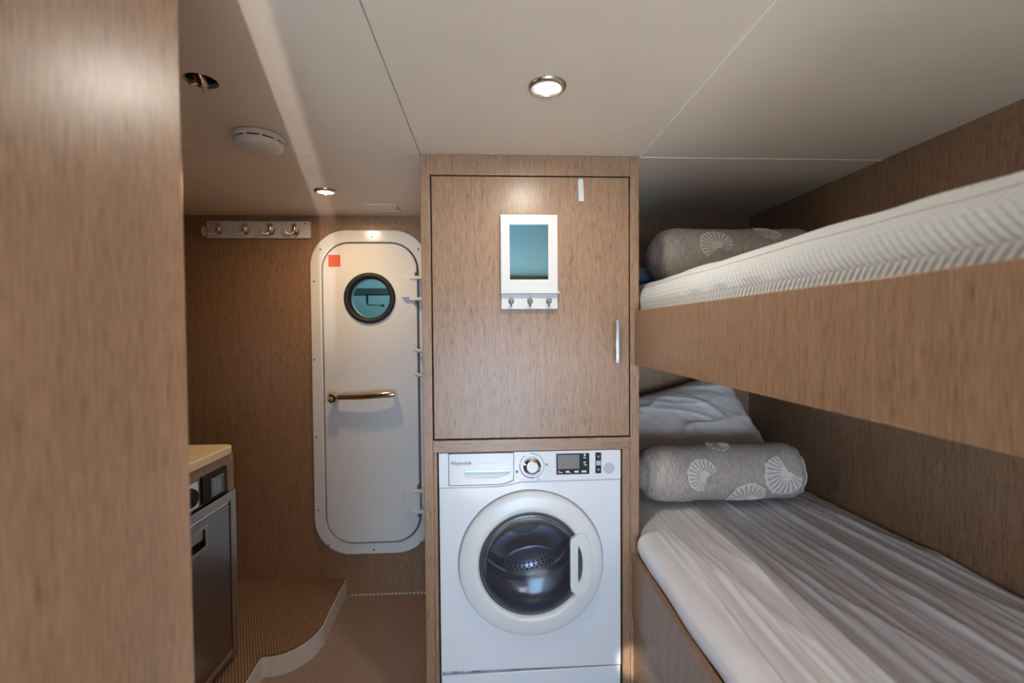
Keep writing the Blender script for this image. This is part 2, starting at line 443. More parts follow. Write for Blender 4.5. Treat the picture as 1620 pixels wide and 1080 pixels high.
# raised platform with a curved white riser
pl = [(-0.724, YB), (-0.716, 2.05), (-0.708, 1.93)]
for k in range(1, 9):
    t = k/8; pl.append((-0.708-0.012*t-0.05*t**2.2, 1.93-0.15*t**0.85))
pl += [(-0.80, 1.760), (-0.835, 1.749), (-0.862, 1.748), (-0.872, 1.744), (-0.873, 1.73), (-0.866, 1.60), (-0.86, 1.2), (-0.86, 0.2), (-0.86, YR)]
poly = pl + [(XH, YR), (XH, YB)]
plat = struct('floor_platform', prism(poly, 0.0, 0.080, 'xy'), RISER)
inner = [(x-0.004, y) for x, y in pl] + [(XH, YR), (XH, YB)]
obj('carpet_top', prism(inner, 0.080, 0.089, 'xy'), CARPET2, plat)
# cut carpet edge along the foot of the bulkhead
cut = []
for k in range(26):
    x = -0.70+0.018*k
    cut.append(box(x, x+0.011, YB-0.006, YB-0.0005, 0.0, 0.006))
obj('carpet_edge', join(*cut), PIPING, bpy.data.objects['floor'])['kind'] = 'stuff'

mt = thing('bounce_mat', (0.08, -1.0, 0.0), 'unseen cream mat added behind the camera to bounce sunlight onto the ceiling', 'bounce mat')  # unseen pale mat, added as a reflector for ceiling fill
obj('pile', prism(rr(0.08, -1.0, 0.66, 0.95, 0.03, 4), 0.001, 0.012, 'xy'), MAT_C, mt, bevel=0.003)
obj('border', plate(rr(0.08, -1.0, 0.70, 0.99, 0.04, 4), [rr(0.08, -1.0, 0.66, 0.95, 0.03, 4)], 0.001, 0.010, 'xy'), PIPING, mt)

# ------------------------------------------------------------------ watertight door
d1 = struct('door_1', plate(rr(-0.579, 1.012, 0.576, 1.594, 0.178), [rr(-0.579, 1.0095, 0.468, 1.481, 0.135)], YB-0.020, YB-0.0005), GEL, bevel=0.005, seg=3)
obj('gasket', plate(rr(-0.579, 1.0095, 0.470, 1.483, 0.136), [circ(-0.581, 1.477, 0.118, 32)], YB-0.008, YB-0.002), GASKET, d1)
leaf = obj('door_leaf', plate(rr(-0.579, 1.0095, 0.450, 1.463, 0.127), [circ(-0.581, 1.477, 0.108, 40)], YB-0.026, YB-0.008), GEL, d1, bevel=0.006, seg=3)
rim = obj('porthole_ring', lathe([(0.108, -0.020), (0.124, -0.020), (0.124, -0.030), (0.120, -0.037), (0.112, -0.040), (0.103, -0.037), (0.097, -0.030), (0.096, 0.0), (0.108, 0.0)], (-0.581, YB, 1.477), 'y', 56, True), RUBBER, d1, smooth=50)
obj('porthole_sleeve', ring_open([(0.0965, -0.012), (0.0955, 0.03)], (-0.581, YB, 1.477), 'y', 56), GEL, d1, smooth=50)
obj('porthole_glass', lathe([(0.0, -0.006), (0.0965, -0.006)], (-0.581, YB, 1.477), 'y', 56), GLASS_P, d1)
lab = obj('warning_label', box(-0.775, -0.719, YB-0.0268, YB-0.0262, 1.630, 1.686), RED, d1)
for k, (z, w) in enumerate(((1.676, .042), (1.666, .046), (1.657, .046), (1.648, .040), (1.639, .046))):
    obj('print_line', box(-0.770, -0.770+w, YB-0.0272, YB-0.0267, z-0.001, z+0.001), REDL, lab)
# screws of the frame
for (x, z) in ((-0.567, 1.777), (-0.815, 1.714), (-0.345, 1.716), (-0.848, 1.56), (-0.853, 1.18), (-0.851, 0.80), (-0.848, 0.44), (-0.80, 0.265), (-0.581, 0.237), (-0.348, 0.268)):
    obj('screw', lathe([(0.0, -0.0215), (0.0045, -0.021), (0.005, -0.0195)], (x, YB, z), 'y', 10), GASKET, d1)
# lever handle
hd = obj('door_handle', tube([(-0.748, YB-0.066, 1.000), (-0.70, YB-0.070, 1.0025), (-0.62, YB-0.075, 1.004), (-0.54, YB-0.074, 1.0085), (-0.49, YB-0.070, 1.0125), (-0.462, YB-0.066, 1.0135)],
         [0.0125, 0.0135, 0.0145, 0.0155, 0.0165, 0.0160], 16), BRASS, d1, smooth=50)
obj('boss', lathe([(0.0, -0.096), (0.010, -0.096), (0.012, -0.093), (0.020, -0.092), (0.024, -0.086), (0.024, -0.060), (0.017, -0.055), (0.014, -0.026)], (-0.750, YB, 0.999), 'y', 28), BRASS, hd, smooth=40)
obj('end_plug', lathe([(0.0, 0.006), (0.010, 0.005), (0.0135, 0.001), (0.0155, -0.004)], (-0.461, YB-0.066, 1.0135), 'x', 18), CHROME, hd, smooth=40)
obj('standoff', box(-0.476, -0.458, YB-0.062, YB-0.026, 1.000, 1.030), PLASTIC, hd, bevel=0.004)
# hinges
for (z0, z1) in ((1.474, 1.574), (0.436, 0.536)):
    hg = obj('hinge', prism(rr(-0.388, (z0+z1)/2, 0.082, z1-z0-0.006, 0.008, 4), YB-0.052, YB-0.026), GEL, d1, bevel=0.004)
    for zz in (z0-0.003, z1-0.001):
        obj('hinge_knuckle', box(-0.384, -0.322, YB-0.060, YB-0.020, zz-0.008, zz+0.008), GEL, hg, bevel=0.003)
        obj('hinge_pin', lathe([(0.0, -0.016), (0.008, -0.016), (0.008, 0.016), (0.0, 0.016)], (-0.352, YB-0.045, zz+(0.010 if zz > (z0+z1)/2 else -0.010)), 'z', 12), GASKET, hg, smooth=40)
for z in (1.228, 1.110):
    obj('latch_dog', tube([(-0.372, YB-0.03, z+0.020), (-0.362, YB-0.046, z+0.002), (-0.345, YB-0.052, z-0.008), (-0.318, YB-0.050, z-0.010)], [0.005, 0.008, 0.009, 0.009], 8), PLASTIC, d1, smooth=60)

# compartment behind the porthole
struct('wall_beyond', join(box(-1.9, 0.9, 3.6, 3.63, 0.6, 2.3), box(-1.93, -1.9, YB+0.03, 3.6, 0.6, 2.3), box(0.9, 0.93, YB+0.03, 3.6, 0.6, 2.3),
       box(-1.9, 0.9, YB+0.03, 3.6, 2.3, 2.33), box(-1.9, 0.9, YB+0.03, 3.6, 0.57, 0.6)), TEALW)
area('compartment_lamp', (-0.5, 2.9, 2.25), (0, 0.1, -1), 0.4, 0.4, 11, (0.85, 0.97, 1.0))
bb = thing('deck_beam', (-0.9, 3.3, 1.60), 'dark steel deck beam seen through the round porthole', 'beam')
obj('web', box(-1.5, 0.2, 3.31, 3.33, 1.585, 1.625), DKBEAM, bb, bevel=0.004); obj('flange', box(-1.5, 0.2, 3.25, 3.36, 1.575, 1.588), DKBEAM, bb, bevel=0.003)
pp = thing('drain_pipe', (-0.87, 3.3, 1.50), 'thin dark bent pipe below the beam behind the porthole', 'pipe')
obj('pipe', tube([(-0.870, 3.3, 1.580), (-0.870, 3.3, 1.54), (-0.870, 3.3, 1.516), (-0.866, 3.3, 1.507), (-0.855, 3.3, 1.504), (-0.80, 3.3, 1.502), (-0.765, 3.3, 1.500)], [0.008, 0.008, 0.007, 0.006, 0.004, 0.003, 0.003], 10), DKBEAM, pp, smooth=60)
obj('valve', lathe([(0.0, -0.010), (0.009, -0.010), (0.009, 0.010), (0.0, 0.010)], (-0.762, 3.3, 1.500), 'x', 14), DKBEAM, pp, smooth=40)

# ------------------------------------------------------------------ tall cabinet
cab = thing('tall_cabinet', (0.138, 1.88, 0), 'tall oak veneer cabinet with inset door above the washing machine', 'cabinet')
for (a, b_) in ((XL, -0.187), (0.464, XR)): obj('side_panel', box(a, b_, YC, YB-0.002, 0, ZC-0.001), W_V, cab, bevel=0.0015)
obj('top_rail', box(-0.187, 0.464, YC, YC+0.02, 1.8165, ZC-0.001), W_V, cab, bevel=0.001)
obj('bottom_rail', box(-0.187, 0.464, YC-0.001, YC+0.05, 0.9185, 0.9585), W_H, cab, bevel=0.0015)
obj('shelf', box(-0.187, 0.464, YC+0.05, YB-0.004, 0.9385, 0.9585), W_Y, cab)
for (a, b_) in ((-0.187, -0.1745), (0.4385, 0.464)): obj('inner_post', box(a, b_, YC+0.004, YC+0.05, 0, 0.9185), W_V, cab, bevel=0.001)
obj('gap_shade_sheet', box(-0.187, 0.464, YC+0.021, YC+0.03, 0.9585, 1.8165), DARK, cab)  # near-black sheet puts the shadow of the door gaps into colour
cd = obj('cabinet_door', box(-0.1825, 0.4595, YC-0.001, YC+0.019, 0.9635, 1.8115), W_V, cab, bevel=0.0012)
obj('handle', join(box(0.4075, 0.4175, YC-0.034, YC-0.025, 1.207, 1.347), box(0.4075, 0.4175, YC-0.026, YC-0.001, 1.207, 1.219), box(0.4075, 0.4175, YC-0.026, YC-0.001, 1.335, 1.347)), CHROME, cd, bevel=0.001)

# plastic strip stuck on the cabinet door
st = thing('adhesive_strip', (0.300, YC-0.001, 1.733), 'small white plastic strip with rounded top stuck on the cabinet door', 'strip')
sl = [(0.2925, 1.733), (0.3105, 1.733)] + [(0.3010+0.0085*math.cos(a), 1.7985+0.0085*math.sin(a)) for a in [PI*k/10 for k in range(11)]]
obj('body', prism([(x-0.004*(z-1.77)/0.04*0.3, z) for x, z in sl], YC-0.0055, YC-0.0012), WHITE_P, st, bevel=0.001)
obj('tip', box(0.2935, 0.3095, YC-0.0062, YC-0.0054, 1.7345, 1.741), PLASTIC, st)

# mirror with key hooks
YM = YC-0.0012
mr = thing('wall_mirror', (0.130, YM, 1.383), 'white framed mirror with teal glass and three key hooks on the cabinet door', 'mirror')
obj('frame', plate([(0.0375, 1.4385), (0.222, 1.4385), (0.222, 1.6865), (0.0375, 1.6865)], [[(0.0670, 1.4785), (0.1910, 1.4785), (0.1910, 1.6545), (0.0670, 1.6545)]], YM-0.017, YM), WHITE_P, mr, bevel=0.0015)
obj('mirror_glass', box(0.0665, 0.1915, YM-0.010, YM-0.002, 1.478, 1.655), MIRROR, mr)
obj('ledge', box(0.0375, 0.2255, YM-0.026, YM, 1.4330, 1.4400), WHITE_P, mr, bevel=0.001)
obj('hook_board', box(0.0390, 0.2215, YM-0.012, YM, 1.3835, 1.4330), WHITE_P, mr, bevel=0.001)
for x in (0.0700, 0.1305, 0.1915):
    hk = obj('key_hook', lathe([(0.0, -0.0145), (0.006, -0.014), (0.0075, -0.012)], (x, YM, 1.4055), 'y', 14), STEEL_D, mr, smooth=40)
    obj('prong', tube([(x, YM-0.014, 1.406), (x, YM-0.022, 1.400), (x, YM-0.026, 1.3935), (x, YM-0.032, 1.3925), (x, YM-0.036, 1.398), (x, YM-0.036, 1.403)], 0.0024, 8), STEEL_D, hk, smooth=60)
    ringp = [(x+0.0075*math.cos(a), YM-0.030-0.004*math.sin(a), 1.4075+0.0075*math.sin(a)) for a in [2*PI*k/18 for k in range(18)]]
    obj('loop', tube(ringp, 0.0018, 6, closed=True), STEEL_D, hk, smooth=60)

# ------------------------------------------------------------------ washing machine
YW = 1.487
wx0, wx1, wz1 = -0.1695, 0.4325, 0.9165
CX, CZ = 0.131, 0.547
wm = thing('washing_machine', (0.131, 1.75, 0.0), 'white front loading washing machine built in under the cabinet', 'washing machine')
front = [(wx0, 0.187), (wx1, 0.187), (wx1, 0.8165), (0.105, 0.815), (0.085, 0.8125), (0.055, 0.8055), (0.035, 0.803), (0.015, 0.802), (wx0, 0.802)]
obj('front_panel', plate(front, [circ(CX, CZ, 0.2415, 72)], YW, YW+0.012), ENAMEL, wm, bevel=0.003, seg=2)
obj('casing', join(box(wx0, wx0+0.004, YW+0.01, 2.06, 0.02, wz1), box(wx1-0.004, wx1, YW+0.01, 2.06, 0.02, wz1), box(wx0, wx1, YW+0.01, 2.06, wz1-0.004, wz1-0.0005), box(wx0, wx1, 2.056, 2.06, 0.02, wz1), box(wx0, wx1, YW+0.01, 2.06, 0.02, 0.03)), ENAMEL, wm)
for (x, y) in ((wx0+0.05, 1.55), (wx1-0.05, 1.55), (wx0+0.05, 2.0), (wx1-0.05, 2.0)):
    obj('foot', lathe([(0.0, 0.0), (0.022, 0.0), (0.022, 0.012), (0.01, 0.02), (0.0, 0.02)], (x, y, 0.0), 'z', 14), BLACK, wm)
kick = obj('kick_panel', prism([(wx0+0.002, 0.03), (wx1-0.002, 0.03), (wx1-0.002, 0.1845), (wx0+0.3, 0.1795), (wx0+0.002, 0.1745)], YW, YW+0.012), ENAMEL, wm, bevel=0.002)
obj('kick_backing', box(wx0+0.004, wx1-0.004, YW+0.013, YW+0.016, 0.15, 0.20), GREYP, wm)
for (x, w, m) in ((-0.165, .004, GASKET), (-0.132, .018, RUST), (-0.104, .005, GASKET), (-0.070, .03, GASKET), (-0.03, .005, GASKET), (0.062, .03, RUST), (0.13, .05, GASKET), (0.23, .02, RUST), (0.30, .02, GASKET)):
    obj('lint', box(x, x+w, YW+0.008, YW+0.014, 0.178+0.006*(x+.17)/.6+0.001, 0.1855), m, wm)
# fascia: drawer and control strip
fas = [(wx0, 0.803), (0.015, 0.803), (0.035, 0.804), (0.055, 0.8065), (0.085, 0.8135), (0.105, 0.816), (wx1, 0.8175), (wx1, wz1), (0.0765, wz1), (0.0765, 0.8225), (0.055, 0.8130), (0.035, 0.809), (0.013, 0.8075), (-0.1385, 0.8075), (-0.1385, wz1), (wx0, wz1)]
fp = obj('control_fascia', plate(fas, [], YW-0.002, YW+0.010), ENAMEL, wm, bevel=0.0018, seg=2)
obj('fascia_backing', box(wx0+0.01, wx1-0.01, YW+0.010, YW+0.012, 0.81, 0.914), GREYL, wm)
din = [(-0.1365, 0.8090), (0.013, 0.8090), (0.035, 0.8105), (0.054, 0.8145), (0.0750, 0.8240), (0.0750, 0.9125), (-0.1365, 0.9125)]
dw = obj('detergent_drawer', plate(din, [[(-0.075, 0.832), (0.020, 0.832), (0.045, 0.839), (0.0615, 0.846), (0.0615, 0.8585), (-0.085, 0.8585), (-0.085, 0.838)]], YW-0.0025, YW+0.009), ENAMEL, wm, bevel=0.0018)
obj('grip_pocket', grid(lambda s, t: (-0.088+0.152*s, YW+0.009-0.009*(1-t)**2, 0.830+0.030*t), 8, 6), ENAMEL, dw, smooth=60)
obj('logo_text', text_geo('Splendide', 0.0142, (-0.1185, 0.8780), YW-0.0027), GREYT, dw)
obj('logo_mark', join(lathe([(0.0042, -0.0005), (0.0056, -0.0005), (0.0056, 0.0), (0.0042, 0.0)], (-0.1245, YW-0.0024, 0.8830), 'y', 22, True),
                      box(-0.1290, -0.1200, YW-0.0030, YW-0.0026, 0.8825, 0.8837), lathe([(0.0014, -0.0005), (0.0024, -0.0005), (0.0024, 0.0), (0.0014, 0.0)], (-0.1245, YW-0.0024, 0.8830), 'y', 16, True)), GREYT, dw)
obj('print_line', join(box(-0.1165, -0.0655, YW-0.003, YW-0.0026, 0.8735, 0.8745), box(-0.045, 0.045, YW-0.003, YW-0.0026, 0.8815, 0.8825)), GREYP, dw)
obj('drawer_mark', box(-0.0405, -0.0385, YW-0.003, YW-0.0026, 0.8215, 0.8255), GREYP, dw)
# dial
KX, KZ = 0.1355, 0.8690
kn = obj('program_dial', lathe([(0.0, -0.022), (0.019, -0.022), (0.021, -0.021), (0.024, -0.0185), (0.0285, -0.015), (0.0290, -0.006), (0.0310, -0.002)], (KX, YW, KZ), 'y', 44), CHROME, wm, smooth=35)
obj('dial_cap', lathe([(0.0, -0.0228), (0.0175, -0.0228), (0.0185, -0.0218)], (KX, YW, KZ), 'y', 36), ENAMEL, kn, smooth=30)
def arc(r0, r1, a0, a1, n=26):
    o = [(KX+r1*math.cos(math.radians(a0+(a1-a0)*k/n)), KZ+r1*math.sin(math.radians(a0+(a1-a0)*k/n))) for k in range(n+1)]
    i = [(KX+r0*math.cos(math.radians(a1-(a1-a0)*k/n)), KZ+r0*math.sin(math.radians(a1-(a1-a0)*k/n))) for k in range(n+1)]
    V, F = [], []
    for k in range(n+1): V += [(o[k][0], YW-0.0026, o[k][1]), (i[n-k][0], YW-0.0026, i[n-k][1]), (o[k][0], YW-0.0019, o[k][1]), (i[n-k][0], YW-0.0019, i[n-k][1])]
    for k in range(n): q = 4*k; F += [(q, q+1, q+5, q+4), (q, q+4, q+6, q+2), (q+1, q+3, q+7, q+5)]
    return V, F
obj('arc_mark', arc(0.0385, 0.0415, 170, 283), BLUEP, wm); obj('arc_mark', arc(0.0385, 0.0415, 5, 100), TEALP, wm)
obj('arc_mark', arc(0.0388, 0.0412, 122, 166), GREYT, wm); obj('arc_mark', arc(0.0392, 0.0410, -72, 0), GREYT, wm)
for (x, z, m) in ((KX+0.0485, KZ+0.003, TEALP), (KX-0.0495, KZ-0.019, BLUEP), (KX+0.020, KZ-0.045, GREYP)):
    obj('dot_mark', lathe([(0.0, -0.0028), (0.0046, -0.0027), (0.0046, -0.0019)], (x, YW, z), 'y', 16), m, wm)
for (x, z) in ((-0.062, 0.006), (-0.056, 0.024), (-0.048, -0.036), (-0.036, -0.0465), (0.058, 0.002), (0.056, -0.018), (0.050, -0.034), (0.034, -0.046), (0.044, 0.034)):
    obj('print_line', box(KX+x-0.006, KX+x+0.006, YW-0.0026, YW-0.0019, KZ+z-0.0006, KZ+z+0.0006), GREYP, wm)
# display
ds = obj('display_panel', box(0.2165, 0.3265, YW-0.0035, YW-0.001, 0.8375, 0.9070), BLACK, wm, bevel=0.001)
obj('lcd', box(0.2210, 0.2930, YW-0.0040, YW-0.0034, 0.8560, 0.9030), LCD, ds)
for (x, z, w, h) in ((0.3080, 0.8980, .006, .007), (0.3070, 0.8900, .008, .004), (0.3070, 0.8735, .007, .005), (0.3085, 0.8665, .010, .003), (0.2230, 0.8440, .003, .006), (0.2280, 0.8430, .009, .003), (0.2475, 0.8435, .012, .006), (0.2600, 0.8420, .006, .002),
                     (0.2765, 0.8435, .014, .006), (0.3005, 0.8435, .016, .006)):
    obj('icon', box(x, x+w, YW-0.0040, YW-0.0034, z, z+h), WHITEPR if h > .0045 else GREYP, ds)
sb = obj('start_strip', box(0.3470, 0.3665, YW-0.0035, YW-0.001, 0.8390, 0.9085), BLACK, wm, bevel=0.001)
obj('strip_label', box(0.3485, 0.3655, YW-0.0042, YW-0.0034, 0.8650, 0.8825), GREYT, sb)
for z in (0.8680, 0.8725, 0.8770): obj('strip_print', box(0.3505, 0.3635, YW-0.0046, YW-0.0041, z, z+0.0022), WHITEPR, sb)
obj('strip_icon', box(0.3535, 0.3600, YW-0.0042, YW-0.0034, 0.8920, 0.8985), GREYL, sb); obj('strip_icon', box(0.3535, 0.3600, YW-0.0042, YW-0.0034, 0.8485, 0.8550), GREYL, sb)
sk = obj('round_sticker', lathe([(0.0, -0.0032), (0.0178, -0.0032), (0.0182, -0.0020)], (0.3925, YW, 0.8545), 'y', 32), STICKER, wm)
for (z, w) in ((0.8625, .012), (0.8570, .018), (0.8515, .022), (0.8460, .014)): obj('sticker_print', box(0.3925-w/2, 0.3925+w/2, YW-0.0037, YW-0.0031, z-.0011, z+.0011), GREYP, sk)
# door
dr = obj('door_ring', ring_open([(0.2380, 0.004), (0.2380, -0.012), (0.2360, -0.017), (0.231, -0.0195), (0.215, -0.0225), (0.195, -0.0255), (0.182, -0.0265), (0.1765, -0.0245), (0.1735, -0.019), (0.171, -0.008), (0.171, 0.02)], (CX, YW, CZ), 'y', 96), ENAMEL_R, wm, smooth=45)
obj('door_seal', ring_open([(0.2375, 0.002), (0.2425, 0.0045)], (CX, YW, CZ), 'y', 72), GREYL, dr)
obj('glass_bowl', lathe([(0.1715, -0.012)] + [(0.168*math.cos(a), -0.010+0.062*math.sin(a)) for a in [PI/2*k/12 for k in range(1, 12)]] + [(0.0, 0.052)], (CX, YW, CZ), 'y', 64), GLASS_W, dr, smooth=80)
obj('glass_rim', ring_open([(0.171, -0.009), (0.166, -0.013), (0.160, -0.010), (0.159, 0.002)], (CX, YW, CZ), 'y', 72), GASKET, dr, smooth=60)
hx = [(0.2570, 0.4800), (0.2570, 0.6150)] + [(0.2630-0.006*math.cos(a)*1.0, 0.6150+0.020*math.sin(a)) for a in (0.4, 0.8, 1.2)] + [(0.270, 0.640), (0.285, 0.652), (0.300, 0.6515), (0.318, 0.625), (0.326, 0.590), (0.328, 0.547), (0.326, 0.505), (0.318, 0.470), (0.300, 0.4440), (0.285, 0.4430), (0.270, 0.455)] + [(0.2630-0.006*math.cos(a), 0.4800-0.020*math.sin(a)) for a in (1.2, 0.8, 0.4)]
slot = [(0.2845, 0.490), (0.2915, 0.503), (0.2960, 0.525), (0.2970, 0.548), (0.2960, 0.572), (0.2915, 0.594), (0.2845, 0.610), (0.2820, 0.600), (0.2820, 0.500)]
obj('handle', plate(hx, [slot], YW-0.034, YW-0.016), ENAMEL_R, dr, bevel=0.004, seg=3)
obj('handle_pocket', box(0.2760, 0.3030, YW-0.012, YW-0.010, 0.482, 0.618), GASKET, dr)
# drum
obj('boot_seal', ring_open([(0.2405, 0.012), (0.228, 0.020), (0.205, 0.030), (0.202, 0.045), (0.212, 0.060), (0.235, 0.075)], (CX, YW, CZ), 'y', 56), GREYL, wm, smooth=60)
drm = obj('drum', ring_open([(0.205, 0.078), (0.235, 0.088), (0.238, 0.11), (0.238, 0.30), (0.236, 0.304), (0.236, 0.312), (0.238, 0.316), (0.238, 0.42), (0.225, 0.45), (0.11, 0.462), (0.10, 0.452), (0.0005, 0.445)], (CX, YW, CZ), 'y', 64), DRUM, wm, smooth=40)
holes = []
for i in range(16):
    for j in range(34):
        a = -PI/2 + (j-16.5+0.5*(i % 2))*0.055; y = YW+0.118+0.0125*i
        ca, sa = math.cos(a), math.sin(a); R = 0.2372
        tV = []
        for k in range(6):
            b_ = 2*PI*k/6; da = 0.0026*math.cos(b_)/R; yy = y+0.0026*math.sin(b_)
            tV.append((CX+R*math.cos(a+da), yy, CZ+R*math.sin(a+da)))
        holes.append((tV, [list(range(6))]))
obj('perforation', join(*holes), DARK, drm)['kind'] = 'stuff'
# lifter: perforated fin
LC = Vector((0.150, 1.775, 0.405))
def lift(s, t):
    a = 2*PI*s; b_ = PI*(t-0.5)
    p = Vector((0.105*math.cos(b_)*math.cos(a), 0.060*math.cos(b_)*math.sin(a), 0.050*math.sin(b_)))
    return tuple(LC + Matrix.Rotation(-0.16, 3, 'Y') @ p)
lf = obj('drum_lifter', grid(lift, 36, 18), DRUM, drm, smooth=60)
hl = []
for row, (ph, n) in enumerate(((0.02, 11), (0.22, 10), (0.42, 8))):
    for k in range(n):
        lon = -PI/2 + (k-(n-1)/2+0.25)*0.185; la = ph
        def sp(lo, l): return LC + Matrix.Rotation(-0.16, 3, 'Y') @ Vector((0.1065*math.cos(l)*math.cos(lo), 0.0615*math.cos(l)*math.sin(lo), 0.0512*math.sin(l)))
        c0 = sp(lon, la); tx = (sp(lon+0.02, la)-c0).normalized(); tz = (sp(lon, la+0.02)-c0).normalized()
        hl.append(([tuple(c0+tx*0.0042*math.cos(b_)+tz*0.0042*math.sin(b_)) for b_ in [2*PI*q/8 for q in range(8)]], [list(range(8))]))
obj('lifter_hole', join(*hl), DARK, lf)['kind'] = 'stuff'
obj('drum_rib', tube([(CX+0.20*math.cos(a), YW+0.30, CZ+0.20*math.sin(a)) for a in [PI*1.12+PI*0.76*k/20 for k in range(21)]], 0.007, 8), DRUM, drm, smooth=60)
obj('tub_shell', ring_open([(0.2405, 0.012), (0.262, 0.03), (0.262, 0.47), (0.02, 0.48)], (CX, YW, CZ), 'y', 40), DARK, wm)

# ------------------------------------------------------------------ berths
ub = thing('bunk_berth', (0.9, 1.1, 1.197), 'oak veneer bunk with a deep front board holding the white quilted mattress', 'bunk bed')
obj('front_board', box(XB, XB+0.024, 0.10, YC-0.001, 1.1975, 1.3765), W_V, ub, bevel=0.002)
obj('base_panel', box(XR+0.009, XW-0.001, 0.10, YB-0.002, 1.215, 1.235), W_Y, ub)
obj('foot_board', box(XB+0.024, XW-0.001, 0.10, 0.124, 1.1975, 1.3765), W_V, ub, bevel=0.002)
lb = thing('berth_base', (0.9, 1.1, 0), 'oak veneer berth base with flat front panels under the grey sheeted mattress', 'berth')
obj('upper_front_panel', box(XB-0.010, XB+0.010, 0.10, YC-0.001, 0.3565, 0.5655), W_V, lb, bevel=0.0015)
obj('lower_front_panel', box(XB-0.004, XB+0.010, 0.10, YC-0.001, 0.0, 0.3535), W_V, lb, bevel=0.001)
obj('slat_base', box(XR+0.002, XW-0.001, 0.12, YB-0.002, 0.545, 0.562), W_Y, lb)

obj('foot_panel', box(XB+0.010, XW-0.001, 0.10, 0.12, 0.0, 0.5655), W_V, lb, bevel=0.0015)
def ridge(v, p=3):
    return (1-abs(v))**p
def sheet_z(x, y):
    # long stretched folds fanning away from the head end
    fan = x - 0.10*(x-0.47)*(1.9-y)
    k = fan*1.0 - 0.03*y
    f = 0.0
    w = min(1, max(0, (2.1-y)/0.5))
    for (sx, sy, amp, pw, off) in ((9, 0.8, 0.0110, 6, 0), (21, 1.0, 0.0080, 5, 7), (44, 1.1, 0.0048, 4, 19), (85, 1.5, 0.0022, 2, 31)):
        n = noise.noise(Vector((k*sx+off, y*sy+off, off*1.7)))*1.5
        f += amp*ridge(max(-1, min(1, n)), pw)
    return 0.648 + f*(0.45+0.55*w) - 0.010
def sheet(s, t):
    y = 0.13 + (YB-0.006-0.13)*t
    yc_ = min(1, max(0, (y-YC+0.03)/0.03))*0.024
    wob = 0.006*noise.noise(Vector((y*5, 3.1, 0)))
    xe = XB+0.013+yc_
    if s < 0.18:           # front drop and rolled edge
        q = s/0.18
        z0 = 0.5665 + 0.004*noise.noise(Vector((y*7, 1, 0)))+0.002
        if q < 0.55:
            k = q/0.55
            return (xe - 0.004 - 0.012*math.sin(k*PI*0.6) + wob, y, z0 + (0.615-z0)*k)
        k = (q-0.55)/0.45; a = k*PI/2
        ztop = sheet_z(xe+0.05, y)
        return (xe - 0.0155 + wob*(1-k) + 0.062*(1-math.cos(a)), y, 0.615 + (ztop-0.615)*math.sin(a))
    k = (s-0.18)/0.82
    x = xe+0.0465 + (XW-0.004-xe-0.0465)*k
    z = sheet_z(max(x, xe+0.05), y)
    edge = max(0, (k-0.93)/0.07)
    return (x, y, z - 0.012*edge**2)
lm = thing('mattress', (0.9, 1.1, 0.5655), 'low berth mattress under a wrinkled silver grey sateen sheet', 'mattress')
obj('fitted_sheet', grid(sheet, 200, 190), SHEET, lm, smooth=180)
obj('core', box(XR+0.02, XW-0.008, 0.14, YB-0.01, 0.5635, 0.600), PIPING, lm, bevel=0.01)

def cover(s, t):
    y = 0.13 + (YB-0.006-0.13)*t
    xe = XB+0.027
    lump = 0.010*noise.noise(Vector((y*2.6, 5.3, 0.2))) + 0.004*noise.noise(Vector((y*9, 1.3, 0.8)))
    if s < 0.3:
        a = s/0.3
        z0 = 1.352
        if a < 0.35:
            k = a/0.35
            return (xe + 0.004 - 0.010*k + 0.003*noise.noise(Vector((y*16, 2, 1))), y, z0 + 0.055*k)
        k = (a-0.35)/0.65; b_ = k*PI/2
        return (xe - 0.006 + 0.085*(1-math.cos(b_)), y, z0+0.055 + (0.076+lump)*math.sin(b_))
    k = (s-0.3)/0.7
    x = xe+0.079 + (XW-0.004-xe-0.079)*k
    return (x, y, 1.483 + lump*(1-k) + 0.010*math.sin(PI*k) + 0.006*noise.noise(Vector((x*6, y*4, 3))))
um = thing('mattress', (0.9, 1.1, 1.235), 'bunk mattress in a white quilted zigzag cover behind the front board', 'mattress')
uc = obj('quilted_cover', grid(cover, 90, 190), QUILT, um, smooth=180)
me = uc.data; uvl = me.uv_layers.new(name='UVMap')
arcl = [0.0]
pv = cover(0, .5)
for i in range(1, 91):
    q = cover(i/90, .5); arcl.append(arcl[-1]+math.dist((pv[0], pv[2]), (q[0], q[2]))); pv = q
for l in me.loops:
    vi = l.vertex_index; uvl.data[l.index].uv = (arcl[vi % 91], (vi//91)/190*2.35)
obj('core', box(XB+0.045, XW-0.01, 0.14, YB-0.01, 1.236, 1.42), PIPING, um, bevel=0.02)
obj('piping', tube([cover(0.19, t/60) for t in range(61)], 0.0022, 6), QUILT, um, smooth=60)

